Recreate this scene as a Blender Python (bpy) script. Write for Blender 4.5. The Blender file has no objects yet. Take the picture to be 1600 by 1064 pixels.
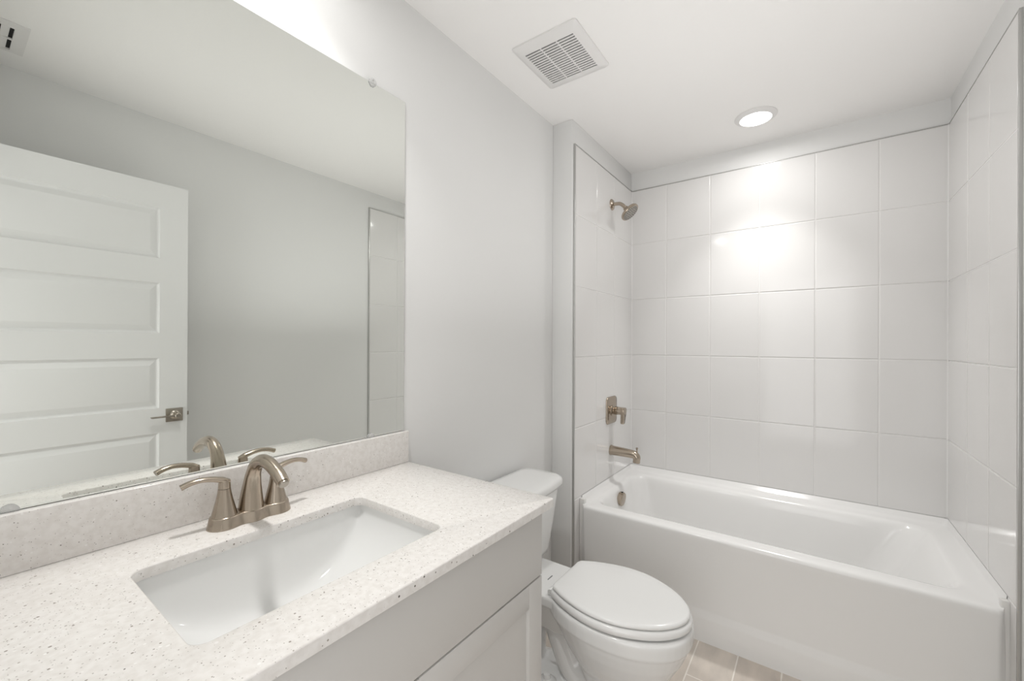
import bpy, bmesh, math, random
from mathutils import Vector, Matrix
random.seed(7)
C = bpy.context.scene.collection
PI = math.pi

# ------------------------------------------------------------------ camera
F_PX, CY_PX, YAW, PITCH, ROLL = 654.6089, 537.3112, 0.6243, 0.0009, 0.0043
CAM = Vector((1.1098, 0.0355, 1.2898))
right = Vector((math.cos(YAW), math.sin(YAW), 0)); fwd = Vector((-math.sin(YAW), math.cos(YAW), 0)); up = Vector((0, 0, 1))
f2 = fwd * math.cos(PITCH) + up * math.sin(PITCH); u2 = up * math.cos(PITCH) - fwd * math.sin(PITCH)
r3 = right * math.cos(ROLL) + u2 * math.sin(ROLL); u3 = u2 * math.cos(ROLL) - right * math.sin(ROLL)
cd = bpy.data.cameras.new('camera'); cam = bpy.data.objects.new('camera', cd); C.objects.link(cam)
M4 = Matrix((r3, u3, -f2)).transposed().to_4x4(); M4.translation = CAM
cam.matrix_world = M4
cd.sensor_fit = 'HORIZONTAL'; cd.sensor_width = 36; cd.lens = F_PX * 36 / 1600; cd.shift_y = (CY_PX - 532) / 1600
cd.clip_start = 0.005; cd.clip_end = 50
bpy.context.scene.camera = cam

# ------------------------------------------------------------------ world, lights, exposure
sc = bpy.context.scene
w = bpy.data.worlds.new('world'); sc.world = w; w.use_nodes = True
w.node_tree.nodes['Background'].inputs[0].default_value = (1, 1, 1, 1)
w.node_tree.nodes['Background'].inputs[1].default_value = 0.0
sc.view_settings.view_transform = 'Standard'; sc.view_settings.look = 'None'
sc.view_settings.gamma = 1; sc.view_settings.use_curve_mapping = False
sc.view_settings.exposure = 0.1
HALL_FILL_POWER, CEIL_FILL_POWER = 17.0, 3.2
TUB_LAMP = ((2.6, 82), (1.9, 174))         # (watts, beam angle) of the disk light over the tub
SINK_LAMP = ((3.1, 106), (1.8, 176))       # and of the one over the sink
def area(name, e, loc, rot, sx, sy, col):
    la = bpy.data.lights.new(name, 'AREA'); la.shape = 'RECTANGLE'; la.size = sx; la.size_y = sy; la.energy = e; la.color = col
    lo = bpy.data.objects.new(name, la); C.objects.link(lo); lo.location = loc; lo.rotation_euler = rot
area('hall_fill', HALL_FILL_POWER, (1.05, -0.66, 1.15), (math.radians(100), 0, 0), 1.3, 2.0, (1.0, .995, .985))       # added fill panel, not a real lamp, shining in through the doorway
area('ceiling_fill', CEIL_FILL_POWER, (.88, 1.50, 1.34), (PI, 0, 0), .5, .8, (1.0, .99, .98))         # unseen fill added mid-room, facing up to brighten the ceiling

# ------------------------------------------------------------------ materials
def mat(name, col, rough=0.5, metal=0.0, spec=0.5, coat=0.0):
    m = bpy.data.materials.new(name); m.use_nodes = True
    b = m.node_tree.nodes['Principled BSDF']
    b.inputs['Base Color'].default_value = (*col, 1); b.inputs['Roughness'].default_value = rough
    b.inputs['Metallic'].default_value = metal; b.inputs['Specular IOR Level'].default_value = spec
    b.inputs['Coat Weight'].default_value = coat
    return m
def nt(m): return m.node_tree, m.node_tree.nodes, m.node_tree.links, m.node_tree.nodes['Principled BSDF']
def add_bump(m, scale, strength, dist=0.001, detail=2.0):
    t, n, l, b = nt(m)
    tc = n.new('ShaderNodeTexCoord'); no = n.new('ShaderNodeTexNoise'); bu = n.new('ShaderNodeBump')
    no.inputs['Scale'].default_value = scale; no.inputs['Detail'].default_value = detail
    bu.inputs['Strength'].default_value = strength; bu.inputs['Distance'].default_value = dist
    l.new(tc.outputs['Object'], no.inputs['Vector']); l.new(no.outputs['Fac'], bu.inputs['Height']); l.new(bu.outputs['Normal'], b.inputs['Normal'])
def emis(name, col, s):
    m = bpy.data.materials.new(name); m.use_nodes = True
    t, n, l, b = nt(m)
    b.inputs['Base Color'].default_value = (.9, .9, .9, 1); b.inputs['Emission Color'].default_value = (*col, 1); b.inputs['Emission Strength'].default_value = s
    return m

PAINT = mat('wall_paint', (.83, .83, .822), .55, spec=.3); add_bump(PAINT, 60, .06, .002)
CEIL = mat('ceiling_paint', (.95, .94, .928), .8, spec=.2); add_bump(CEIL, 35, .15, .003, 4)
TILE = mat('glazed_wall_tile', (.81, .80, .79), .10, spec=.36); add_bump(TILE, 6, .05, .002, 1)
GROUT = mat('white_grout', (.86, .85, .84), .8)
TUB = mat('white_enamel', (.88, .875, .865), .16, spec=.5)
PORC = mat('white_porcelain', (.84, .84, .83), .07, spec=.5)
SEATM = mat('white_seat_plastic', (.86, .86, .85), .16)
PLASTIC = mat('white_plastic', (.82, .81, .80), .4)
DOORM = mat('white_door_paint', (.84, .84, .835), .35)
CAB = mat('grey_cabinet_paint', (.615, .60, .58), .38)
CABIN = mat('cabinet_shadow_gap', (.16, .155, .15), .6)
NICKEL = mat('brushed_nickel', (.455, .39, .32), .22, 1.0)
NICKELD = mat('dark_nickel', (.42, .38, .33), .3, 1.0)
STEEL = mat('tile_edge_steel', (.55, .55, .54), .3, 1.0)
MIRR = mat('mirror_silver', (.83, .85, .82), .0, 1.0)
MEDGE = mat('mirror_glass_edge', (.22, .25, .23), .15)
DARK = mat('dark_void', (.02, .02, .02), .8)
RUBBER = mat('dark_rubber', (.06, .06, .06), .6)
FLANGE = mat('white_caulk', (.82, .81, .79), .5)
LENS = emis('lit_lens', (1, .99, .975), 6.0)
CLIP = mat('clear_plastic', (.95, .95, .95), .08); CLIP.node_tree.nodes['Principled BSDF'].inputs['Transmission Weight'].default_value = .75

# speckled quartz
QUARTZ = mat('speckled_quartz', (.8, .77, .74), .16)
def quartz():
    t, n, l, b = nt(QUARTZ)
    tc = n.new('ShaderNodeTexCoord')
    def layer(scale, keep, size):
        v = n.new('ShaderNodeTexVoronoi'); v.inputs['Scale'].default_value = scale; v.inputs['Randomness'].default_value = 1
        l.new(tc.outputs['Object'], v.inputs['Vector'])
        s = n.new('ShaderNodeSeparateColor'); l.new(v.outputs['Color'], s.inputs[0])
        k = n.new('ShaderNodeMath'); k.operation = 'LESS_THAN'; k.inputs[1].default_value = keep; l.new(s.outputs[0], k.inputs[0])
        sz = n.new('ShaderNodeMath'); sz.operation = 'MULTIPLY'; sz.inputs[1].default_value = size; l.new(s.outputs[1], sz.inputs[0])
        d = n.new('ShaderNodeMath'); d.operation = 'LESS_THAN'; l.new(v.outputs['Distance'], d.inputs[0]); l.new(sz.outputs[0], d.inputs[1])
        o = n.new('ShaderNodeMath'); o.operation = 'MULTIPLY'; l.new(k.outputs[0], o.inputs[0]); l.new(d.outputs[0], o.inputs[1])
        return o.outputs[0], s.outputs[2]
    cur = None
    no = n.new('ShaderNodeTexNoise'); no.inputs['Scale'].default_value = 90; no.inputs['Detail'].default_value = 3
    l.new(tc.outputs['Object'], no.inputs['Vector'])
    cr = n.new('ShaderNodeValToRGB'); cr.color_ramp.elements[0].position = .35; cr.color_ramp.elements[1].position = .62
    cr.color_ramp.elements[0].color = (.76, .73, .70, 1); cr.color_ramp.elements[1].color = (.825, .80, .775, 1)
    l.new(no.outputs['Fac'], cr.inputs[0]); cur = cr.outputs[0]
    for scale, keep, size, c1, c2 in ((150, .16, .30, (.09, .08, .07, 1), (.40, .36, .32, 1)), (260, .13, .36, (.22, .20, .18, 1), (.52, .48, .44, 1)),
                                      (420, .14, .45, (.42, .39, .36, 1), (.62, .59, .56, 1)), (180, .06, .45, (.93, .92, .9, 1), (.88, .86, .84, 1))):
        m_, r_ = layer(scale, keep, size)
        mc = n.new('ShaderNodeMix'); mc.data_type = 'RGBA'; mc.inputs['A'].default_value = c1; mc.inputs['B'].default_value = c2
        l.new(r_, mc.inputs['Factor'])
        mx = n.new('ShaderNodeMix'); mx.data_type = 'RGBA'
        l.new(m_, mx.inputs['Factor']); l.new(cur, mx.inputs['A']); l.new(mc.outputs['Result'], mx.inputs['B'])
        cur = mx.outputs['Result']
    l.new(cur, b.inputs['Base Color'])
quartz()

# plank tile floor
FLOORM = mat('beige_plank_tile', (.5, .44, .39), .32)
def floor_mat():
    t, n, l, b = nt(FLOORM)
    tc = n.new('ShaderNodeTexCoord'); s = n.new('ShaderNodeSeparateXYZ'); c = n.new('ShaderNodeCombineXYZ')
    l.new(tc.outputs['Object'], s.inputs[0])
    ax = n.new('ShaderNodeMath'); ax.operation = 'ADD'; ax.inputs[1].default_value = -1.772 + 6.1
    l.new(s.outputs['Y'], ax.inputs[0]); l.new(ax.outputs[0], c.inputs['X'])
    ay = n.new('ShaderNodeMath'); ay.operation = 'ADD'; ay.inputs[1].default_value = -.7062 + .1526 * 8 + .1526
    l.new(s.outputs['X'], ay.inputs[0]); l.new(ay.outputs[0], c.inputs['Y'])
    br = n.new('ShaderNodeTexBrick'); br.offset = .5; br.offset_frequency = 2; br.squash = 1
    br.inputs['Scale'].default_value = 1; br.inputs['Brick Width'].default_value = .61; br.inputs['Row Height'].default_value = .1526
    br.inputs['Mortar Size'].default_value = .0026; br.inputs['Mortar Smooth'].default_value = .1; br.inputs['Bias'].default_value = 0
    br.inputs['Color1'].default_value = (.68, .61, .545, 1); br.inputs['Color2'].default_value = (.74, .675, .61, 1)
    br.inputs['Mortar'].default_value = (.95, .90, .84, 1)
    l.new(c.outputs[0], br.inputs['Vector'])
    no = n.new('ShaderNodeTexNoise'); no.inputs['Scale'].default_value = 14; no.inputs['Detail'].default_value = 5
    mp = n.new('ShaderNodeMapping'); mp.inputs['Scale'].default_value = (1, .35, 1)
    l.new(tc.outputs['Object'], mp.inputs[0]); l.new(mp.outputs[0], no.inputs['Vector'])
    cr = n.new('ShaderNodeValToRGB'); cr.color_ramp.elements[0].position = .3; cr.color_ramp.elements[1].position = .7
    cr.color_ramp.elements[0].color = (.80, .80, .80, 1); cr.color_ramp.elements[1].color = (1.12, 1.1, 1.08, 1)
    l.new(no.outputs['Fac'], cr.inputs[0])
    mx = n.new('ShaderNodeMix'); mx.data_type = 'RGBA'; mx.blend_type = 'MULTIPLY'; mx.inputs['Factor'].default_value = .8
    l.new(br.outputs['Color'], mx.inputs['A']); l.new(cr.outputs[0], mx.inputs['B']); l.new(mx.outputs['Result'], b.inputs['Base Color'])
    bu = n.new('ShaderNodeBump'); bu.inputs['Strength'].default_value = .4; bu.inputs['Distance'].default_value = .001; bu.invert = True
    l.new(br.outputs['Fac'], bu.inputs['Height']); l.new(bu.outputs['Normal'], b.inputs['Normal'])
floor_mat()

# ------------------------------------------------------------------ mesh helpers
def world_of(o):
    v = Vector((0, 0, 0))
    while o is not None:
        v += Vector(o.location); o = o.parent
    return v
def obj(name, bm, m, parent=None, sharp=38, origin=None):
    """link bm (built in world coordinates) as one mesh object"""
    bmesh.ops.recalc_face_normals(bm, faces=bm.faces[:])
    off = world_of(parent) if parent else Vector((0, 0, 0))
    loc = Vector((0, 0, 0))
    if origin is not None: loc = Vector(origin) - off
    bmesh.ops.translate(bm, verts=bm.verts[:], vec=-(off + loc))
    a = math.radians(sharp)
    for f in bm.faces: f.smooth = True
    for e in bm.edges:
        e.smooth = (len(e.link_faces) == 2 and e.calc_face_angle(PI) < a)
    me = bpy.data.meshes.new(name); bm.to_mesh(me); bm.free()
    for mm in (m if isinstance(m, (list, tuple)) else [m]): me.materials.append(mm)
    o = bpy.data.objects.new(name, me); C.objects.link(o)
    o.parent = parent; o.location = loc
    return o
def thing(name, label, cat, loc=(0, 0, 0), group=None):
    o = bpy.data.objects.new(name, None); C.objects.link(o); o.location = loc; o.empty_display_size = .05
    o['label'] = label; o['category'] = cat
    if group: o['group'] = group
    return o
def tag(o, label, cat, group=None):
    o['label'] = label; o['category'] = cat
    if group: o['group'] = group
    return o
def struct(name, bm, m, label, cat, parent=None, **k):
    o = obj(name, bm, m, parent, **k)
    if parent is None:
        o['kind'] = 'structure'; o['label'] = label; o['category'] = cat
    return o
def B(): return bmesh.new()
def box(bm, x0, x1, y0, y1, z0, z1, bev=0.0, seg=2, mi=0):
    r = bmesh.ops.create_cube(bm, size=1)
    vs = r['verts']
    for v in vs:
        v.co = Vector(((x0 + x1) / 2 + v.co.x * (x1 - x0), (y0 + y1) / 2 + v.co.y * (y1 - y0), (z0 + z1) / 2 + v.co.z * (z1 - z0)))
    fs = list({f for v in vs for f in v.link_faces})
    for f in fs: f.material_index = mi
    if bev > 0:
        es = list({e for v in vs for e in v.link_edges})
        bmesh.ops.bevel(bm, geom=es, offset=bev, segments=seg, affect='EDGES', profile=.5, clamp_overlap=True)
    return vs
def loft(bm, loops, cap0=True, cap1=True, closed=True, mi=0):
    R = [[bm.verts.new(p) for p in lp] for lp in loops]
    n = len(R[0])
    for a, b in zip(R, R[1:]):
        for i in range(n if closed else n - 1):
            j = (i + 1) % n
            try: bm.faces.new((a[i], a[j], b[j], b[i])).material_index = mi
            except ValueError: pass
    if cap0: bm.faces.new(R[0][::-1]).material_index = mi
    if cap1: bm.faces.new(R[-1]).material_index = mi
    return R
def frame_of(t, ref=None):
    t = t.normalized(); ref = ref or Vector((0, 0, 1))
    if abs(t.dot(ref)) > .98: ref = Vector((1, 0, 0)) if abs(t.x) < .9 else Vector((0, 1, 0))
    a = t.cross(ref).normalized(); b = a.cross(t).normalized()
    return a, b
def catmull(P, n):
    P = [Vector(p) for p in P]; out = []
    Q = [P[0] * 2 - P[1]] + P + [P[-1] * 2 - P[-2]]
    for i in range(1, len(Q) - 2):
        for k in range(n):
            t = k / n; p0, p1, p2, p3 = Q[i - 1:i + 3]
            out.append(.5 * ((2 * p1) + (p2 - p0) * t + (2 * p0 - 5 * p1 + 4 * p2 - p3) * t * t + (3 * p1 - p0 - 3 * p2 + p3) * t ** 3))
    out.append(P[-1]); return out
def sweep(bm, pts, rad, seg=20, flat=1.0, ref=None, mi=0, rounded=True):
    """tube along pts; rad = list of radii (resampled); flat scales the section along 'b'"""
    pts = [Vector(p) for p in pts]; n = len(pts); loops = []
    def rr(i):
        t = i / (n - 1) * (len(rad) - 1); k = min(int(t), len(rad) - 2); u = t - k
        a, b = rad[k], rad[k + 1]
        if isinstance(a, tuple): return tuple(p + (q - p) * u for p, q in zip(a, b))
        r = a + (b - a) * u; return (r, r * flat)
    pa = None
    for i, p in enumerate(pts):
        t = (pts[min(i + 1, n - 1)] - pts[max(i - 1, 0)])
        if pa is None: a, b = frame_of(t, ref)
        else:
            tn = t.normalized(); a = (pa - tn * pa.dot(tn)).normalized(); b = a.cross(tn).normalized()
        pa = a
        ra, rb = rr(i)
        loops.append([p + a * (math.cos(2 * PI * k / seg) * ra) + b * (math.sin(2 * PI * k / seg) * rb) for k in range(seg)])
    return loft(bm, loops, mi=mi)
def lathe(bm, c, axis, prof, seg=32, mi=0):
    """prof: list of (radius, height along axis)"""
    c = Vector(c); ax = Vector(axis).normalized(); a, b = frame_of(ax)
    loops = []
    for r, h in prof:
        r = max(r, 1e-5)
        loops.append([c + ax * h + a * (r * math.cos(2 * PI * k / seg)) + b * (r * math.sin(2 * PI * k / seg)) for k in range(seg)])
    return loft(bm, loops, mi=mi)
def rrect(x0, x1, y0, y1, r, z=0.0, n=8, m=10):
    """rounded rectangle, counter-clockwise, n points per corner, m extra per side; z may be a function of (x, y)"""
    r = min(r, (x1 - x0) / 2 - 1e-4, (y1 - y0) / 2 - 1e-4)
    cs = [(x1 - r, y1 - r, 0), (x0 + r, y1 - r, PI / 2), (x0 + r, y0 + r, PI), (x1 - r, y0 + r, 1.5 * PI)]
    out = []
    for k, (cx, cy, a0) in enumerate(cs):
        arc = [(cx + r * math.cos(a0 + PI / 2 * i / n), cy + r * math.sin(a0 + PI / 2 * i / n)) for i in range(n + 1)]
        out += arc
        nx, ny, na = cs[(k + 1) % 4]
        e = (nx + r * math.cos(na), ny + r * math.sin(na)); s = arc[-1]
        out += [(s[0] + (e[0] - s[0]) * i / (m + 1), s[1] + (e[1] - s[1]) * i / (m + 1)) for i in range(1, m + 1)]
    return [Vector((x, y, z(x, y) if callable(z) else z)) for x, y in out]
def sstep(x, a, b):
    t = max(0, min(1, (x - a) / (b - a))); return t * t * (3 - 2 * t)

# ------------------------------------------------------------------ dimensions
H = 2.44; XR = 1.622; XN = .1086; YN = 1.945; YB = 2.793
TX0, TX1, TYB = .1176, 1.614, 2.784       # faces of the tile
ZT = 2.3154; XL = -.006
CT = .8985; CTX = .575; CTY = .9666

# ------------------------------------------------------------------ room shell
bm = B(); box(bm, -.25, 2.4, -1.7, 3.0, -.1, 0); struct('floor', bm, FLOORM, 'beige wood look plank tile floor with pale grout', 'floor')
bm = B(); box(bm, -.25, 2.4, -1.7, 3.0, H, H + .1); struct('ceiling', bm, CEIL, 'plain white flat ceiling', 'ceiling')
bm = B(); box(bm, -.2, XL, -.1, 3.0, 0, H); struct('wall_left', bm, PAINT, 'white painted wall behind the mirror and toilet tank', 'wall')
bm = B(); box(bm, XL, XN, YN, YB, 0, H, .003, 2); wn = struct('wall_nib', bm, PAINT, 'white painted short wall stepping in beside the tub with shower fittings', 'wall')
bm = B(); box(bm, XL, XR, YB, YB + .1, 0, H); wb = struct('wall_back', bm, PAINT, 'white wall behind the long side of the tub', 'wall')
bm = B(); box(bm, XR, XR + .1, -.1, YB + .1, 0, H); wr = struct('wall_right', bm, PAINT, 'white wall at the right end of the tub', 'wall')
DX0, DX1, DZ1 = .655, 1.435, 2.07
bm = B(); box(bm, XL, DX0, -.11, -.0005, 0, H); box(bm, DX1, XR, -.11, -.0005, 0, H); box(bm, DX0, DX1, -.11, -.0005, DZ1, H)
struct('wall_front', bm, PAINT, 'white wall with the doorway behind the viewer', 'wall')
bm = B(); box(bm, -.25, 2.4, -1.7, -1.6, 0, H); box(bm, -.25, -.15, -1.6, -.11, 0, H); box(bm, 2.3, 2.4, -1.6, -.11, 0, H)
box(bm, -.25, -.2, -.11, -.1, 0, H); box(bm, XR + .1, 2.4, -.11, -.05, 0, H)
struct('wall_hall', bm, PAINT, 'white hallway walls outside the bathroom door', 'wall')
bm = B()                                                     # door casing, bathroom side
box(bm, DX0 - .06, DX0 + .004, -.0005, .013, 0, DZ1 + .06, .003); box(bm, DX1 - .004, DX1 + .06, -.0005, .013, 0, DZ1 + .06, .003)
box(bm, DX0 + .004, DX1 - .004, -.0005, .013, DZ1 - .004, DZ1 + .06, .003)
struct('trim_1', bm, DOORM, 'white casing around the doorway', 'trim')
def baseboard(name, a, lab):
    bm = B(); box(bm, *a, .003); struct(name, bm, DOORM, lab, 'baseboard')
baseboard('baseboard_right', (XR - .013, XR, .08, 1.955, 0, .085), 'white baseboard along the right wall under the open door')
baseboard('baseboard_left', (XL, XL + .013, .975, YN - .001, 0, .085), 'white baseboard along the left wall behind the toilet')

# tile surrounds: real tiles with eased edges over a grout bed, one mesh per wall
ROWS = [.02, .126, .4915, .857, 1.2225, 1.589, 1.957, ZT]
def tiles(name, parent, us, conv, rows, th=.009, gap=.0036, caulk=None):
    bm = B(); rnd = random.Random(name)
    for i in range(len(us) - 1):
        for j in range(len(rows) - 1):
            u0, u1 = us[i] + gap / 2, us[i + 1] - gap / 2; z0, z1 = rows[j] + gap / 2, rows[j + 1] - gap / 2
            ta, tb = rnd.uniform(-.00025, .00025), rnd.uniform(-.00025, .00025); d = [-ta - tb, ta - tb, ta + tb, tb - ta]
            lo = [(u0, z0), (u1, z0), (u1, z1), (u0, z1)]
            e = .003; cu, cz = (u0 + u1) / 2, (z0 + z1) / 2
            def ring(ins, dep, tilt=True):
                return [conv(u + (ins if u < cu else -ins), z + (ins if z < cz else -ins), dep + (d[k] if tilt else 0)) for k, (u, z) in enumerate(lo)]
            loft(bm, [ring(0, 0, False), ring(0, th - e), ring(e * .3, th - e * .3), ring(e, th)], cap0=False)
    # grout bed
    g = [conv(us[0], rows[0], th * .74), conv(us[-1], rows[0], th * .74), conv(us[-1], rows[-1], th * .74), conv(us[0], rows[-1], th * .74)]
    f = bm.faces.new([bm.verts.new(p) for p in g]); f.material_index = 1
    if caulk is not None:                                       # soft bead in the inside corner
        cx, sx = caulk
        pts = [(cx, TYB), (cx + sx * .0045, TYB), (cx + sx * .0016, TYB - .0016), (cx, TYB - .0045)]
        loft(bm, [[Vector((x, y, z)) for x, y in pts] for z in (.02, rows[-1])], mi=1)
    return obj('tile_surround', bm, [TILE, GROUT], parent, sharp=10)
cols_b = [TX0, .3424, .600, .8575, 1.1148, 1.3720, TX1]
tiles('b', wb, cols_b, lambda u, z, d: (u, YB - d, z), ROWS)
YT = 1.965
tiles('n', wn, [YT, 2.224, 2.481, TYB], lambda u, z, d: (XN + d, u, z), ROWS, caulk=(TX0, 1))
YR = 1.973
tiles('r', wr, [YR, 2.228, 2.485, TYB], lambda u, z, d: (XR - d, u, z), ROWS, caulk=(TX1, -1))
# thin caulk bead in the two inside corners is part of the tile walls' trim
bm = B(); box(bm, XN - .001, TX0 + .0012, YT - .008, YT + .0006, 0, ZT + .003, .0012)
box(bm, XN - .001, TX0 + .0012, YT + .0006, TYB, ZT - .0006, ZT + .003, .0008)
struct('trim_2', bm, STEEL, 'brushed metal edge strip of the tile on the shower fitting wall', 'trim')
bm = B(); box(bm, TX1 - .0012, XR + .001, YR - .008, YR + .0006, 0, ZT + .003, .0012)
box(bm, TX1 - .0012, XR + .001, YR + .0006, TYB, ZT - .0006, ZT + .003, .0008)
struct('trim_3', bm, STEEL, 'brushed metal edge strip of the tile on the right wall', 'trim')
bm = B(); box(bm, TX0, TX1, TYB - .0012, YB + .001, ZT - .0006, ZT + .003, .0008)
struct('trim_4', bm, STEEL, 'thin metal strip along the top of the long tiled wall', 'trim')

# ------------------------------------------------------------------ bathtub
tub = thing('bathtub', 'white alcove bathtub with a flat apron between the tiled walls', 'bathtub', (.866, 2.39, 0))
def build_tub():
    bm = B(); N, M = 8, 22
    def L(x0, x1, y0, y1, r, z): return rrect(x0, x1, y0, y1, r, z, N, M)
    def spread(lp, x0, x1):                  # at the front the shell narrows to the apron, behind it meets the tile
        out = []
        for p in lp:
            t = sstep(p.y, 2.012, 2.034); mid = .867
            q = p.copy()
            if p.x < mid: q.x = p.x + (x0 - .143) * t
            else: q.x = p.x + (x1 - 1.597) * t
            out.append(q)
        return out
    zfl = lambda x, y: .452 + (.4915 - .452) * sstep(y, 2.006, 2.04)
    zin = lambda x, y: .461 + .005 * sstep(y, 2.02, 2.06)
    loops = [
        L(.55, 1.10, 2.33, 2.45, .05, .092),
        L(.40, 1.20, 2.22, 2.565, .10, .097),
        L(.32, 1.275, 2.175, 2.607, .11, .105),
        L(.275, 1.325, 2.150, 2.632, .115, .125),
        L(.245, 1.36, 2.135, 2.648, .115, .16),
        L(.225, 1.405, 2.122, 2.660, .11, .25),
        L(.205, 1.452, 2.110, 2.672, .10, .34),
        L(.193, 1.488, 2.101, 2.681, .09, .41),
        L(.187, 1.508, 2.096, 2.687, .085, .438),
        L(.180, 1.520, 2.089, 2.694, .08, .452),
        L(.171, 1.532, 2.079, 2.702, .075, .4595),
        L(.160, 1.546, 2.066, 2.712, .07, .462),
        spread(L(.154, 1.575, 2.032, 2.735, .05, .4625), .146, 1.590),
        spread(L(.150, 1.590, 2.014, 2.754, .03, zin), .130, 1.604),
        spread(L(.146, 1.594, 2.0055, 2.770, .02, lambda x, y: .4585 + .013 * sstep(y, 2.01, 2.04)), .122, 1.610),
        spread(L(.1435, 1.5965, 2.001, 2.779, .016, zfl), .1185, 1.6135),
        spread(L(.143, 1.597, 2.000, 2.7835, .016, lambda x, y: .444 + (.4925 - .444) * sstep(y, 2.006, 2.04)), .1178, 1.6138),
        spread(L(.143, 1.597, 2.001, 2.7835, .016, .43), .1178, 1.6138),
        spread(L(.143, 1.597, 2.0035, 2.7835, .016, .40), .1178, 1.6138),
        spread(L(.143, 1.597, 2.0065, 2.7835, .016, .30), .1178, 1.6138),
        spread(L(.143, 1.597, 2.0105, 2.7835, .016, .138), .1178, 1.6138),
        spread(L(.143, 1.597, 2.0095, 2.7835, .016, .130), .1178, 1.6138),
        spread(L(.143, 1.597, 2.002, 2.7835, .016, .108), .1178, 1.6138),
        spread(L(.143, 1.597, 2.000, 2.7835, .016, .098), .1178, 1.6138),
        spread(L(.143, 1.597, 2.000, 2.7835, .016, .0), .1178, 1.6138),
    ]
    loft(bm, loops)
    return bm
obj('shell', build_tub(), TUB, tub, sharp=75)
bm = B(); lathe(bm, (.189, 2.386, .396), (1, 0, -.12), [(.032, 0), (.039, .003), (.039, .026), (.0355, .030), (.0, .031)], 40)
ov = obj('overflow_cover', bm, NICKEL, tub)
bm = B(); box(bm, .205, .2145, 2.381, 2.393, .4335, .4350, .0005); obj('overflow_slot', bm, DARK, ov)
bm = B(); lathe(bm, (.47, 2.39, .0955), (0, 0, 1), [(.033, 0), (.035, .002), (.033, .004), (.028, .0045), (.026, .009), (.0, .011)], 32); obj('drain', bm, NICKEL, tub)
for a in ((.1178, .146), (1.594, 1.6138)):
    bm = B(); box(bm, *a, 2.022, 2.045, 0, .486, .003); obj('end_filler', bm, FLANGE, tub)

# ------------------------------------------------------------------ tub spout, valve, shower head
sp = thing('tub_spout', 'brushed nickel tub spout on the tiled wall below the shower valve', 'tub spout', (TX0, 2.438, .655))
bm = B()
pth = [(.1172, 2.438, .6545), (.150, 2.438, .6540), (.20, 2.438, .6525), (.235, 2.438, .6510), (.262, 2.438, .6475), (.2755, 2.438, .636), (.2755, 2.438, .618), (.2745, 2.438, .604)]
sweep(bm, catmull(pth, 6), [(.0285, .0285), (.0275, .0275), (.026, .026), (.0245, .0245), (.023, .0235), (.021, .0215), (.020, .0205), (.0195, .0205)], 28)
lathe(bm, (TX0, 2.438, .6545), (1, 0, 0), [(.0, 0), (.0305, 0), (.0305, .006), (.0275, .008)], 32)
obj('spout_body', bm, NICKEL, sp)
bm = B(); lathe(bm, (.2775, 2.438, .655), (0, 0, 1), [(.004, 0), (.004, .026), (.0065, .029), (.0065, .036), (.0, .0385)], 16); obj('diverter_knob', bm, NICKEL, sp)

va = thing('shower_valve', 'brushed nickel shower valve with rounded square plate and lever handle', 'shower valve', (TX0, 2.435, .897))
def rsq(cy, cz, hy, hz, r, x): return [Vector((x, p.x, p.y)) for p in rrect(cy - hy, cy + hy, cz - hz, cz + hz, r, 0, 8, 2)]
bm = B(); loft(bm, [rsq(2.435, .897, .076, .081, .026, TX0 - .0004), rsq(2.435, .897, .076, .081, .026, TX0 + .005), rsq(2.435, .897, .073, .078, .023, TX0 + .0085), rsq(2.435, .897, .05, .055, .02, TX0 + .010)])
obj('escutcheon', bm, NICKEL, va, sharp=50)
bm = B(); lathe(bm, (TX0 + .008, 2.438, .8935), (1, 0, 0), [(.033, 0), (.033, .004), (.027, .0085), (.022, .010), (.022, .018)], 32); obj('collar', bm, NICKEL, va)
hd = None
bm = B(); lathe(bm, (TX0 + .026, 2.438, .8955), (1, 0, 0), [(.0, 0), (.0235, 0), (.0245, .002), (.0225, .05), (.0215, .062), (.0, .062)], 32)
hd = obj('handle', bm, NICKEL, va)
bm = B()
lv = [rsq(2.438, .868, .0235, .0475, .012, .188), rsq(2.438, .868, .0245, .0485, .012, .1905), rsq(2.438, .868, .0245, .0485, .012, .2035), rsq(2.438, .868, .0215, .0455, .010, .206)]
for lp in lv:
    for p in lp:
        t = sstep(p.z, .925, .82); p.y = 2.438 + (p.y - 2.438) * (1 - .35 * sstep(-p.z, -.90, -.82)); p.x -= .006 * sstep(-p.z, -.90, -.82)
loft(bm, lv); obj('lever', bm, NICKEL, hd, sharp=50)

sh = thing('shower', 'round brushed nickel shower head on a bent arm high on the tiled wall', 'shower head', (TX0, 2.437, 2.135))
bm = B(); lathe(bm, (TX0 - .0002, 2.437, 2.1345), (1, 0, 0), [(.0, 0), (.0335, 0), (.0335, .002), (.030, .007), (.018, .012), (.0125, .015), (.0, .015)], 32); obj('flange', bm, NICKEL, sh)
bm = B(); sweep(bm, catmull([(.122, 2.437, 2.1345), (.145, 2.437, 2.1345), (.168, 2.437, 2.131), (.186, 2.437, 2.119), (.203, 2.437, 2.099)], 8), [.0105, .0105], 20); obj('arm', bm, NICKEL, sh)
ax = Vector((.67, 0, -.742)).normalized(); hc = Vector((.203, 2.437, 2.099))
bm = B(); lathe(bm, hc - ax * .003, ax, [(.0, 0), (.013, 0), (.0155, .002), (.0155, .010), (.013, .012), (.0185, .014), (.020, .018), (.018, .022), (.030, .026), (.047, .030), (.055, .0345), (.0575, .039), (.0575, .046), (.055, .049), (.0, .0492)], 40)
head = obj('head', bm, NICKEL, sh, sharp=30)
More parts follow.
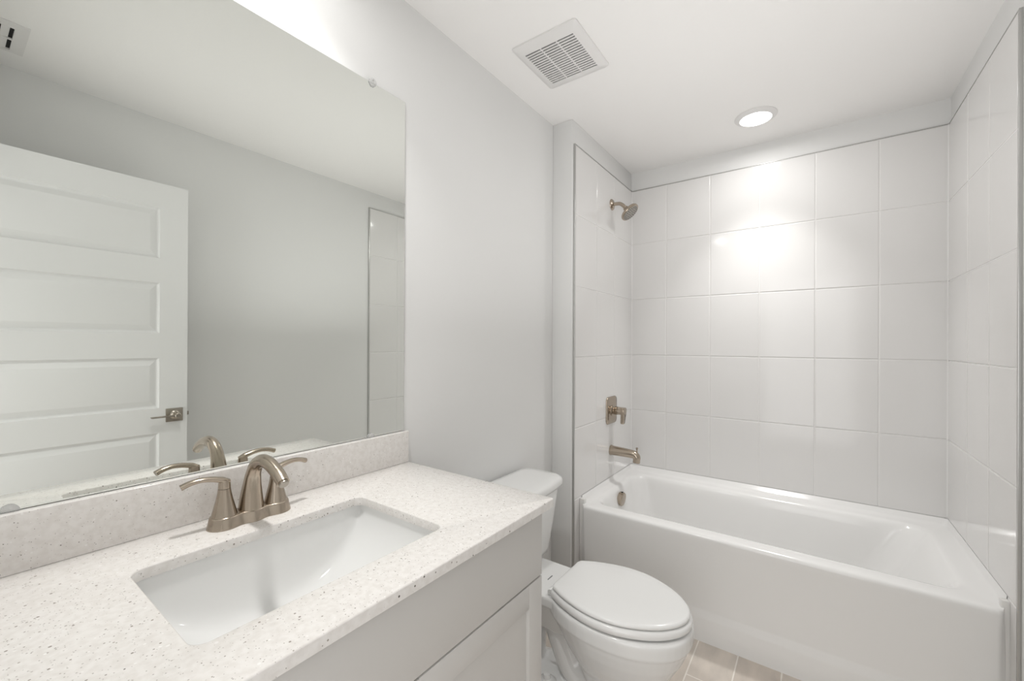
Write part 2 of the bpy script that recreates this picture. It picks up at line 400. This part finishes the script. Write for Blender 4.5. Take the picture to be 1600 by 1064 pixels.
bm = B(); fc = hc + ax * .0462; lathe(bm, fc, ax, [(.0, 0), (.050, 0), (.050, .002), (.047, .0032), (.030, .0036), (.0, .0038)], 40)
face = obj('spray_face', bm, mat('grey_spray_face', (.40, .38, .35), .35, .7), head)
bm = B(); a_, b_ = frame_of(ax)
for rr_, n_ in ((.012, 6), (.024, 12), (.036, 18), (.044, 22)):
    for k in range(n_):
        t = 2 * PI * k / n_
        lathe(bm, fc + ax * .0025 + a_ * rr_ * math.cos(t) + b_ * rr_ * math.sin(t), ax, [(.0019, 0), (.0015, .003), (.0, .0032)], 8)
o = obj('nozzle_field', bm, RUBBER, head); o['kind'] = 'stuff'

# ------------------------------------------------------------------ toilet
TYC = 1.4425
to = thing('toilet', 'white two piece toilet with closed lid between vanity and tub', 'toilet', (.4, TYC, 0))
HALF = [(0, .0), (.0, .095), (.006, .112), (.02, .1215), (.06, .143), (.13, .168), (.20, .179), (.27, .1725), (.335, .148), (.39, .113), (.43, .07), (.449, .032), (.454, 0)]
def egg(x0, sc_=1.0, z=0.0, wsc=1.0, lsc=1.0, inset=0.0):
    """outline of seat: points (x, half width), mirrored about the toilet's axis"""
    P = catmull([Vector((a, b, 0)) for a, b in HALF[1:]], 5)
    cx, pts = .22, []
    for p in P: pts.append(Vector((p.x, p.y)))
    pts[-1].y = 0
    full = pts + [Vector((p.x, -p.y)) for p in reversed(pts[:-1])]
    out = []
    for p in full:
        q = Vector((cx + (p.x - cx) * lsc, p.y * wsc))
        if inset:
            d = Vector((q.x - cx, q.y)); ln = d.length; q = Vector((cx, 0)) + d * max(0, (ln - inset) / ln)
        out.append(Vector((x0 + q.x, TYC + q.y, z)))
    return out
# bowl: loft of egg-like sections, joined with pedestal, trapway and foot through a voxel remesh
def sect(xb, xf, w, z, e=2.3, n=48, xw=.5):
    xm = xb + (xf - xb) * xw; out = []
    for k in range(n):
        t = 2 * PI * k / n; c, s = math.cos(t), math.sin(t)
        x = xm + (xf - xm if c > 0 else xm - xb) * math.copysign(abs(c) ** (2 / e), c)
        out.append(Vector((x, TYC + w * math.copysign(abs(s) ** (2 / e), s), z)))
    return out
def build_bowl():
    bm = B()
    # rim and bowl
    loft(bm, [sect(.44, .66, .085, .10, 2.2), sect(.42, .690, .105, .165, 2.2), sect(.40, .722, .128, .198, 2.2), sect(.375, .752, .149, .238, 2.2), sect(.345, .778, .165, .283, 2.2), sect(.325, .792, .1745, .318, 2.2),
              sect(.312, .797, .177, .331, 2.2), sect(.309, .8025, .1800, .338, 2.2), sect(.308, .803, .1805, .372, 2.2), sect(.310, .801, .179, .381, 2.2), sect(.316, .795, .173, .3855, 2.2)])
    # rear deck under the tank
    loft(bm, [rrect(.10, .40, TYC - .075, TYC + .075, .03, .24), rrect(.06, .44, TYC - .10, TYC + .10, .03, .31), rrect(.035, .47, TYC - .112, TYC + .112, .03, .345), rrect(.03, .48, TYC - .118, TYC + .118, .03, .352), rrect(.03, .48, TYC - .118, TYC + .118, .03, .379), rrect(.034, .476, TYC - .114, TYC + .114, .028, .3855)])
    # pedestal column below the bowl
    loft(bm, [sect(.475, .688, .098, 0, 2.6), sect(.475, .688, .098, .012, 2.6), sect(.478, .678, .092, .03, 2.5), sect(.472, .674, .088, .10, 2.4), sect(.458, .684, .094, .16, 2.3), sect(.44, .70, .105, .215, 2.3)])
    # base foot towards the wall
    loft(bm, [sect(.13, .60, .108, 0, 3.2), sect(.13, .60, .108, .015, 3.2), sect(.14, .58, .101, .032, 3.0), sect(.155, .55, .088, .05, 2.8), sect(.18, .52, .06, .062, 2.5)])
    # foot pads round the floor bolts
    for s in (-1, 1):
        lathe(bm, (.325, TYC + s * .092, 0), (0, 0, 1), [(.046, 0), (.046, .014), (.042, .045), (.034, .068), (.018, .080), (.0, .083)], 24)
    # trapway tube
    for s in (0,):
        P = catmull([(.47, TYC, .09), (.40, TYC, .11), (.355, TYC, .19), (.31, TYC, .275), (.245, TYC, .285), (.20, TYC, .22), (.185, TYC, .10), (.185, TYC, .02)], 8)
        sweep(bm, P, [.07, .068, .066, .066, .068, .068, .07, .075], 24)
    return bm
bowl = obj('bowl', build_bowl(), PORC, to)
md = bowl.modifiers.new('remesh', 'REMESH'); md.mode = 'VOXEL'; md.voxel_size = .0038; md.use_smooth_shade = True
md = bowl.modifiers.new('smooth', 'SMOOTH'); md.factor = .5; md.iterations = 4
for s in (-1, 1):
    bm = B(); lathe(bm, (.325, TYC + s * .092, .078), (0, 0, 1), [(.0, 0), (.015, 0), (.015, .006), (.012, .014), (.0, .017)], 24); obj('bolt_cap', bm, PORC, to)
bm = B(); box(bm, .281, .285, TYC - .017, TYC + .017, .3852, .3868, .0004); obj('stamp', bm, mat('grey_stamp', (.22, .22, .23), .5), to)
# seat ring and lid
SX = .346
bm = B()
outer = [egg(SX, z=.3900, inset=.016), egg(SX, z=.3900, inset=.0055), egg(SX, z=.393, inset=.001), egg(SX, z=.402, inset=-.001), egg(SX, z=.410, inset=.0005), egg(SX, z=.4145, inset=.0045), egg(SX, z=.416, inset=.011)]
inner = [egg(SX, z=.415, inset=.062), egg(SX, z=.405, inset=.068), egg(SX, z=.395, inset=.067), egg(SX, z=.3900, inset=.062)]
lp = outer + inner; R = loft(bm, lp, False, False)
n_ = len(R[0])
for i in range(n_): bm.faces.new((R[-1][i], R[-1][(i + 1) % n_], R[0][(i + 1) % n_], R[0][i]))
obj('seat', bm, SEATM, to, sharp=60)
bm = B()
loft(bm, [egg(SX, z=.4188, inset=.024), egg(SX, z=.4188, inset=.010), egg(SX, z=.421, inset=.007), egg(SX, z=.4265, inset=.0068), egg(SX, z=.4305, inset=.0095), egg(SX, z=.4322, inset=.014), egg(SX, z=.434, inset=.024), egg(SX, z=.4355, inset=.05), egg(SX, z=.4365, inset=.10)])
obj('seat_lid', bm, SEATM, to, sharp=60)
for dx, dy in ((.10, .13), (.10, -.13), (.36, .095), (.36, -.095)):
    bm = B(); box(bm, SX + dx - .012, SX + dx + .012, TYC + dy - .008, TYC + dy + .008, .411, .418, .001); obj('bumper', bm, SEATM, to)
for s in (-1, 1):
    bm = B(); box(bm, .330, .362, TYC + s * .085 - .016, TYC + s * .085 + .016, .385, .405, .005, 3)
    sweep(bm, [(.344, TYC + s * .07, .4045), (.344, TYC + s * .105, .4045)], [.0065, .0065], 16); obj('hinge', bm, SEATM, to)
# tank
def tank_loop(x0, x1, hw, z, r, bow):
    out = []
    for p in rrect(x0, x1, TYC - hw, TYC + hw, r, z, 8, 14):
        q = p.copy(); t = (p.y - TYC) / hw
        if p.x > (x0 + x1) / 2: q.x += bow * (1 - t * t) - bow * .2
        out.append(q)
    return out
bm = B()
loft(bm, [tank_loop(.05, .155, .150, .386, .03, .012), tank_loop(.038, .170, .166, .389, .035, .014), tank_loop(.03, .180, .176, .40, .04, .016), tank_loop(.026, .186, .183, .425, .042, .018), tank_loop(.02, .197, .203, .53, .045, .02), tank_loop(.016, .208, .222, .665, .045, .022), tank_loop(.016, .208, .222, .676, .045, .022)])
obj('tank', bm, PORC, to, sharp=60)
bm = B()
loft(bm, [tank_loop(.014, .212, .226, .676, .045, .022), tank_loop(.008, .222, .236, .680, .05, .024), tank_loop(.007, .224, .239, .690, .05, .024), tank_loop(.007, .224, .239, .703, .05, .024), tank_loop(.010, .220, .235, .711, .048, .023), tank_loop(.018, .210, .225, .716, .045, .02), tank_loop(.04, .18, .19, .718, .04, .01)])
obj('tank_lid', bm, PORC, to, sharp=60)

# ------------------------------------------------------------------ vanity cabinet, countertop, sink
CX, CYE, CYS = .555, .940, .012
vc = thing('vanity_cabinet', 'grey painted shaker vanity cabinet under the speckled countertop', 'cabinet', (.28, .476, 0))
bm = B()
box(bm, XL + .002, CX - .020, CYS, CYS + .018, .0, .8775); box(bm, XL + .002, CX - .020, CYE - .018, CYE, .0, .8775)      # sides
box(bm, XL + .002, XL + .012, CYS + .018, CYE - .018, .1, .8775)                                                    # back
box(bm, XL + .012, CX - .020, CYS + .018, CYE - .018, .09, .108)                                                    # bottom
box(bm, CX - .042, CX - .020, CYS + .018, CYE - .018, .8575, .8775); box(bm, CX - .042, CX - .020, CYS + .018, CYE - .018, .700, .716)
obj('carcass', bm, CAB, vc)
bm = B(); box(bm, CX - .085, CX - .070, CYS + .018, CYE - .018, 0, .09); obj('toe_kick', bm, CAB, vc)
bm = B(); box(bm, CX - .0205, CX, CYS + .002, CYE - .001, .7115, .874, .0015); obj('drawer_front', bm, CAB, vc)
def shaker(y0, y1):
    bm = B(); z0, z1, st = .112, .7075, .057
    box(bm, CX - .0205, CX, y0, y0 + st, z0, z1, .0012); box(bm, CX - .0205, CX, y1 - st, y1, z0, z1, .0012)
    box(bm, CX - .0205, CX, y0 + st, y1 - st, z1 - st, z1, .0012); box(bm, CX - .0205, CX, y0 + st, y1 - st, z0, z0 + st, .0012)
    box(bm, CX - .0165, CX - .009, y0 + st - .002, y1 - st + .002, z0 + st - .002, z1 - st + .002)
    return bm
ymid = (CYS + CYE) / 2
obj('door', shaker(CYS + .002, ymid - .0015), CAB, vc, sharp=30)
obj('door', shaker(ymid + .0015, CYE - .001), CAB, vc, sharp=30)

ct = thing('countertop', 'white speckled quartz countertop with a sink cutout', 'countertop', (.28, .483, .8785))
SXc0, SXc1, SYc0, SYc1 = .166, .4665, .233, .681
def plate_hole(outer, inner, z0, z1, bev):
    bm = B()
    def fill(z, io, ii):
        vo = [bm.verts.new((p.x, p.y, z)) for p in io]; vi = [bm.verts.new((p.x, p.y, z)) for p in ii]
        es = [bm.edges.new((vo[i], vo[(i + 1) % len(vo)])) for i in range(len(vo))] + [bm.edges.new((vi[i], vi[(i + 1) % len(vi)])) for i in range(len(vi))]
        bmesh.ops.triangle_fill(bm, edges=es, use_beauty=True)
        return vo, vi
    to_, ti_ = fill(z1, *[r for r in (outer(bev), inner(bev))])
    bo, bi = fill(z0, outer(0), inner(0))
    def rings(top, bot, f):
        mid = [bm.verts.new((p.x, p.y, z1 - bev)) for p in f(0)]
        q = [bm.verts.new((p.x, p.y, z1 - bev * .3)) for p in f(bev * .3)]
        for a, b in ((bot, mid), (mid, q), (q, top)):
            for i in range(len(a)):
                j = (i + 1) % len(a); bm.faces.new((a[i], a[j], b[j], b[i]))
    rings(to_, bo, outer); rings(ti_, bi, inner)
    return bm
bm = plate_hole(lambda e: rrect(XL + .001 + e, CTX - e, .003 + e, CTY - e, .008, 0, 4, 0), lambda e: rrect(SXc0 - e, SXc1 + e, SYc0 - e, SYc1 + e, .021 + e, 0, 8, 0), .8785, CT, .0025)
obj('slab', bm, QUARTZ, ct, sharp=50, origin=(0, 0, 0))
bm = B(); box(bm, XL + .001, .0185, .003, CTY, CT, 1.0008, .002, 3); bs = obj('backsplash', bm, QUARTZ, origin=(0, 0, 0)); tag(bs, 'speckled quartz backsplash strip standing on the countertop below the mirror', 'backsplash')

sk = thing('sink', 'white rectangular undermount sink basin set in the countertop', 'sink', ((SXc0 + SXc1) / 2, .457, .72))
def build_sink():
    bm = B(); cx, cy = (SXc0 + SXc1) / 2, (SYc0 + SYc1) / 2; a, b = (SYc1 - SYc0) / 2 + .004, (SXc1 - SXc0) / 2 + .004
    zt = .8784; n, m = 44, 30; D = .150
    V = []
    for i in range(n + 1):
        row = []
        s = math.sin(-PI / 2 + PI * i / n)
        for j in range(m + 1):
            t = math.sin(-PI / 2 + PI * j / m)
            gy = max(0, 1 - abs(s) ** 2.15) ** (1 / 2.0); gx = max(0, 1 - abs(t) ** 9) ** (1 / 5.5)
            d = D * gy * gx
            # walls lean in slightly with depth
            lean = 1 - .05 * (d / D)
            row.append(bm.verts.new((cx + b * t * lean, cy + a * s, zt - d)))
        V.append(row)
    for i in range(n):
        for j in range(m): bm.faces.new((V[i][j], V[i + 1][j], V[i + 1][j + 1], V[i][j + 1]))
    # hanging flange under the counter
    R0 = [(cx - b, cy - a), (cx + b, cy - a), (cx + b, cy + a), (cx - b, cy + a)]
    f_ = .018
    R1 = [(cx - b - f_, cy - a - f_), (cx + b + f_, cy - a - f_), (cx + b + f_, cy + a + f_), (cx - b - f_, cy + a + f_)]
    va_ = [bm.verts.new((x, y, zt)) for x, y in R0]; vb_ = [bm.verts.new((x, y, zt)) for x, y in R1]
    for k in range(4): bm.faces.new((va_[k], va_[(k + 1) % 4], vb_[(k + 1) % 4], vb_[k]))
    return bm
so = obj('basin', build_sink(), PORC, sk, sharp=75)
md = so.modifiers.new('thickness', 'SOLIDIFY'); md.thickness = .009; md.offset = -1
bm = B(); lathe(bm, ((SXc0 + SXc1) / 2, .457, .7285), (0, 0, 1), [(.021, 0), (.0225, .0015), (.020, .003), (.017, .0035), (.016, .007), (.0, .009)], 32); obj('drain', bm, NICKEL, sk)

# ------------------------------------------------------------------ faucet
FX, FY, FD = .088, .4565, .0525
fa = thing('faucet', 'brushed nickel two handle centerset faucet behind the sink', 'faucet', (FX, FY, CT))
def plate_outline(grow, z):
    """peanut outline: three lobes along y with concave waists"""
    out = []; n = 144; re_ = .0300 + grow; L_ = FD + re_
    for k in range(n):
        t = 2 * PI * k / n
        y = -L_ * math.cos(t); ay = abs(y)
        lob = .0290 + grow - .0060 * (.5 - .5 * math.cos(2 * PI * min(ay, FD) / FD))
        if ay > FD: lob = math.sqrt(max(0, re_ ** 2 - (ay - FD) ** 2)) * (.0290 + grow) / re_
        out.append(Vector((FX + (math.copysign(lob, math.sin(t)) if abs(math.sin(t)) > 1e-6 else 0), FY + y, z)))
    return out
bm = B(); loft(bm, [plate_outline(.002, CT), plate_outline(.0015, CT + .003), plate_outline(-.0008, CT + .012), plate_outline(-.0025, CT + .021), plate_outline(-.0035, CT + .0235), plate_outline(-.006, CT + .0245)])
obj('base_plate', bm, NICKEL, fa, sharp=50)
bm = B()
stem = catmull([(FX + .000, FY, CT + .022), (FX + .001, FY, CT + .050), (FX + .005, FY, CT + .080), (FX + .012, FY, CT + .104), (FX + .028, FY, CT + .126), (FX + .054, FY, CT + .1375), (FX + .083, FY, CT + .1365), (FX + .108, FY, CT + .1285), (FX + .129, FY, CT + .1185), (FX + .146, FY, CT + .1070)], 6)
sweep(bm, stem, [.0258, .0222, .0178, .0150, .0138, .0134, .0132, .0130, .0128, .0122], 32, ref=Vector((0, 1, 0)))
spo = obj('spout', bm, NICKEL, fa, sharp=50)
bm = B(); dv = (stem[-1] - stem[-3]).normalized(); lathe(bm, stem[-1] - dv * .004, dv, [(.0, 0), (.0098, 0), (.0098, .008), (.0085, .0095), (.0, .0085)], 24); obj('aerator', bm, NICKELD, spo)
for s in (-1, 1):
    yc = FY + s * FD
    bm = B(); lathe(bm, (FX, yc, CT + .0225), (0, 0, 1), [(.0, 0), (.0245, 0), (.0225, .008), (.0190, .022), (.0155, .036), (.0128, .050), (.0118, .058), (.0, .058)], 32)
    ha = obj('handle', bm, NICKEL, fa)
    bm = B(); lathe(bm, (FX, yc, CT + .0812), (0, 0, 1), [(.0, 0), (.0116, 0), (.0112, .010), (.0100, .018), (.0, .0215)], 32)
    pts = catmull([(FX + .001, yc - s * .009, CT + .0955), (FX, yc + s * .004, CT + .0995), (FX - .002, yc + s * .022, CT + .1050), (FX - .004, yc + s * .042, CT + .1075), (FX - .006, yc + s * .060, CT + .1050), (FX - .008, yc + s * .0745, CT + .0995)], 6)
    sweep(bm, pts, [(.0085, .0035), (.0098, .0066), (.0088, .0056), (.0080, .0052), (.0080, .0054), (.0082, .0060)], 24)
    obj('lever', bm, NICKEL, ha, sharp=50)

# ------------------------------------------------------------------ mirror with clips
MY0, MY1, MZ0, MZ1 = .03, .9597, 1.0022, 2.0959
mi_ = thing('mirror', 'large frameless wall mirror above the backsplash reflecting the open door', 'mirror', (0, .5, MZ0))
bm = B(); box(bm, XL, 0, MY0, MY1, MZ0, MZ1)
bm.faces.ensure_lookup_table()
for f in bm.faces: f.material_index = 0 if f.calc_center_median().x > -.0005 else 1
obj('mirror_glass', bm, [MIRR, MEDGE], mi_, sharp=20)
for y_, z_, s in ((.8312, MZ1, 1), (.1145, MZ1, 1), (.8312, MZ0, -1), (.1145, MZ0, -1)):
    bm = B()
    if s > 0:
        loft(bm, [[Vector((x, y_ + r * math.cos(2 * PI * k / 24), z_ + .001 + r * 1.1 * math.sin(2 * PI * k / 24))) for k in range(24)] for x, r in ((.0002, .0125), (.003, .0125), (.0048, .010), (.005, .004))])
    else:
        loft(bm, [[Vector((x, y_ + r * math.cos(PI * k / 23), z_ - .001 + r * 1.0 * math.sin(PI * k / 23))) for k in range(24)] for x, r in ((.0002, .0125), (.003, .0125), (.0048, .010), (.005, .004))])
    cl = obj('mirror_clip', bm, CLIP, mi_)
    if s > 0:
        bm = B(); lathe(bm, (.0045, y_, z_ + .006), (1, 0, 0), [(.0, 0), (.003, 0), (.0026, .0012), (.0, .0016)], 12); obj('screw', bm, STEEL, cl)

# ------------------------------------------------------------------ ceiling fixtures
fan = thing('exhaust_fan', 'square white exhaust fan grille on the ceiling', 'exhaust fan', (.2895, 1.504, H))
fx0, fx1, fy0, fy1 = .150, .4275, 1.354, 1.658
gx0, gx1, gy0, gy1 = .188, .396, 1.392, 1.612
bm = B()
oL = [rrect(fx0, fx1, fy0, fy1, .012, H, 4, 6), rrect(fx0, fx1, fy0, fy1, .012, H - .006, 4, 6), rrect(fx0 + .004, fx1 - .004, fy0 + .004, fy1 - .004, .012, H - .010, 4, 6), rrect(gx0 - .014, gx1 + .014, gy0 - .014, gy1 + .014, .006, H - .018, 4, 6), rrect(gx0, gx1, gy0, gy1, .003, H - .020, 4, 6), rrect(gx0, gx1, gy0, gy1, .003, H - .004, 4, 6)]
loft(bm, oL, False, False); obj('cover', bm, PLASTIC, fan, sharp=40)
bm = B(); ns = 16; pit = (gy1 - gy0) / ns
for k in range(ns + 1):
    y = gy0 + k * pit
    box(bm, gx0, gx1, max(gy0, y - pit * .25), min(gy1, y + pit * .25), H - .0205, H - .0155, .0006, 1)
for q in (1 / 3, 2 / 3):
    x = gx0 + (gx1 - gx0) * q; box(bm, x - .0022, x + .0022, gy0, gy1, H - .0200, H - .0155)
obj('grille', bm, PLASTIC, fan)
bm = B(); box(bm, gx0 - .002, gx1 + .002, gy0 - .002, gy1 + .002, H - .0145, H - .0005); obj('housing', bm, DARK, fan)

li = thing('ceiling_light', 'round lit disk light on the ceiling above the tub', 'light', (.869, 2.458, H))
lc = (.869, 2.458, H)
bm = B(); lathe(bm, lc, (0, 0, -1), [(.094, 0), (.0945, .002), (.093, .004), (.085, .0085), (.076, .0135), (.0735, .0145), (.0705, .0142), (.070, .012)], 64)
obj('light_trim', bm, PLASTIC, li)
bm = B(); lathe(bm, lc, (0, 0, -1), [(.070, .008), (.0695, .0125), (.05, .0137), (.0, .0142)], 64); obj('light_lens', bm, LENS, li)
def lamp(parent, spec):
    for e_, sd in spec:
        ld = bpy.data.lights.new('disk_light', 'AREA'); ld.shape = 'DISK'; ld.size = .11; ld.energy = e_; ld.spread = math.radians(sd); ld.color = (1, .99, .972)
        lo = bpy.data.objects.new('disk_light', ld); C.objects.link(lo); lo.parent = parent; lo.location = (0, 0, -.0165)
l2 = li.copy(); C.objects.link(l2); l2.location = (.268, .487, H); l2['label'] = 'round lit disk light on the ceiling over the sink, above the mirror'
for ch in li.children:
    c2 = ch.copy(); C.objects.link(c2); c2.parent = l2
lamp(li, TUB_LAMP); lamp(l2, SINK_LAMP)

vt = thing('air_vent', 'white ceiling air register seen in the top left of the mirror', 'air vent', (1.352, .128, H))
vx0, vx1, vy0, vy1 = 1.229, 1.4755, .008, .248
bm = B()
loft(bm, [rrect(vx0, vx1, vy0, vy1, .004, H, 3, 2), rrect(vx0, vx1, vy0, vy1, .004, H - .003, 3, 2), rrect(vx0 + .03, vx1 - .03, vy0 + .036, vy1 - .036, .003, H - .009, 3, 2), rrect(vx0 + .03, vx1 - .03, vy0 + .036, vy1 - .036, .003, H - .001, 3, 2)], False, False)
obj('vent_frame', bm, PLASTIC, vt, sharp=30)
bm = B()
y = vy0 + .036
while y < vy1 - .04:
    a = [(vx0 + .029, y, H - .010), (vx1 - .029, y, H - .010), (vx1 - .029, y + .020, H - .0025), (vx0 + .029, y + .020, H - .0025)]
    b = [(p[0], p[1] + .0015, p[2] - .0008) for p in a]
    loft(bm, [[Vector(p) for p in a], [Vector(p) for p in b]]); y += .034
box(bm, (vx0 + vx1) / 2 - .004, (vx0 + vx1) / 2 + .004, vy0 + .036, vy1 - .036, H - .0095, H - .004)
obj('louver', bm, PLASTIC, vt)
bm = B(); box(bm, vx0 + .026, vx1 - .026, vy0 + .032, vy1 - .032, H - .0016, H - .0004); obj('duct', bm, DARK, vt)

# ------------------------------------------------------------------ open door
DFX, DT = 1.43, .035
dy0, dy1, dz0, dz1 = .024, .786, .012, 2.0535
def build_door():
    bm = B()
    st = .110; py0, py1 = dy0 + st, dy1 - st
    tops = [1.935 - .3588 * k for k in range(5)]; ph = .240
    # slab edges, back and front with openings
    ys = [dy0, py0, py1, dy1]
    zs = [dz0]
    for t in reversed(tops): zs += [t - ph, t]
    zs.append(dz1)
    def quad(p): bm.faces.new([bm.verts.new(q) for q in p])
    for side, X, sg in ((0, DFX, 1), (1, DFX + DT, -1)):
        for i in range(3):
            for j in range(len(zs) - 1):
                hole = i == 1 and j % 2 == 1
                y0, y1, z0, z1 = ys[i], ys[i + 1], zs[j], zs[j + 1]
                if not hole: quad([(X, y0, z0), (X, y1, z0), (X, y1, z1), (X, y0, z1)])
                else:
                    def ring(ins, dep): return [Vector((X + sg * dep, y0 + ins, z0 + ins)), Vector((X + sg * dep, y1 - ins, z0 + ins)), Vector((X + sg * dep, y1 - ins, z1 - ins)), Vector((X + sg * dep, y0 + ins, z1 - ins))]
                    loft(bm, [ring(0, 0), ring(.002, .006), ring(.008, .0105), ring(.013, .0108), ring(.034, .003), ring(.038, .0022)], cap0=False)
    X0, X1 = DFX, DFX + DT
    quad([(X0, dy0, dz0), (X1, dy0, dz0), (X1, dy0, dz1), (X0, dy0, dz1)]); quad([(X0, dy1, dz0), (X1, dy1, dz0), (X1, dy1, dz1), (X0, dy1, dz1)])
    quad([(X0, dy0, dz0), (X1, dy0, dz0), (X1, dy1, dz0), (X0, dy1, dz0)]); quad([(X0, dy0, dz1), (X1, dy0, dz1), (X1, dy1, dz1), (X0, dy1, dz1)])
    bmesh.ops.remove_doubles(bm, verts=bm.verts[:], dist=.00001)
    return bm
dr = struct('door_1', build_door(), DOORM, 'open white five panel door seen in the mirror', 'door', sharp=12, origin=(DFX, dy0, dz0))
for sg, X in ((-1, DFX), (1, DFX + DT)):
    bm = B(); a, b = sorted((X, X + sg * .008)); box(bm, a, b, .700, .767, .907, .971, .0015)
    rose = obj('door_handle', bm, NICKELD, dr)
    bm = B(); lathe(bm, (X + sg * .007, .735, .939), (sg, 0, 0), [(.0, 0), (.021, 0), (.021, .004), (.014, .008), (.011, .012), (.0105, .045), (.0, .045)], 28)
    lathe(bm, (X + sg * .05, .735, .939), (sg, 0, 0), [(.0, 0), (.0125, 0), (.0125, .007), (.010, .009), (.0, .009)], 24)
    a, b = sorted((X + sg * .034, X + sg * .056)); box(bm, a, b, .635, .737, .9365, .9425, .0018)
    obj('lever', bm, NICKELD, rose)
bm = B(); box(bm, DFX + .005, DFX + .030, dy1 - .0005, dy1 + .0012, .91, .968, .0004); box(bm, DFX + .011, DFX + .024, dy1, dy1 + .011, .930, .948, .002); obj('latch', bm, NICKELD, dr)
for z in (.25, 1.05, 1.83):
    bm = B(); lathe(bm, (DFX - .004, dy0 - .004, z), (0, 0, 1), [(.0, 0), (.006, 0), (.006, .09), (.0, .09)], 16); obj('hinge', bm, NICKELD, dr)
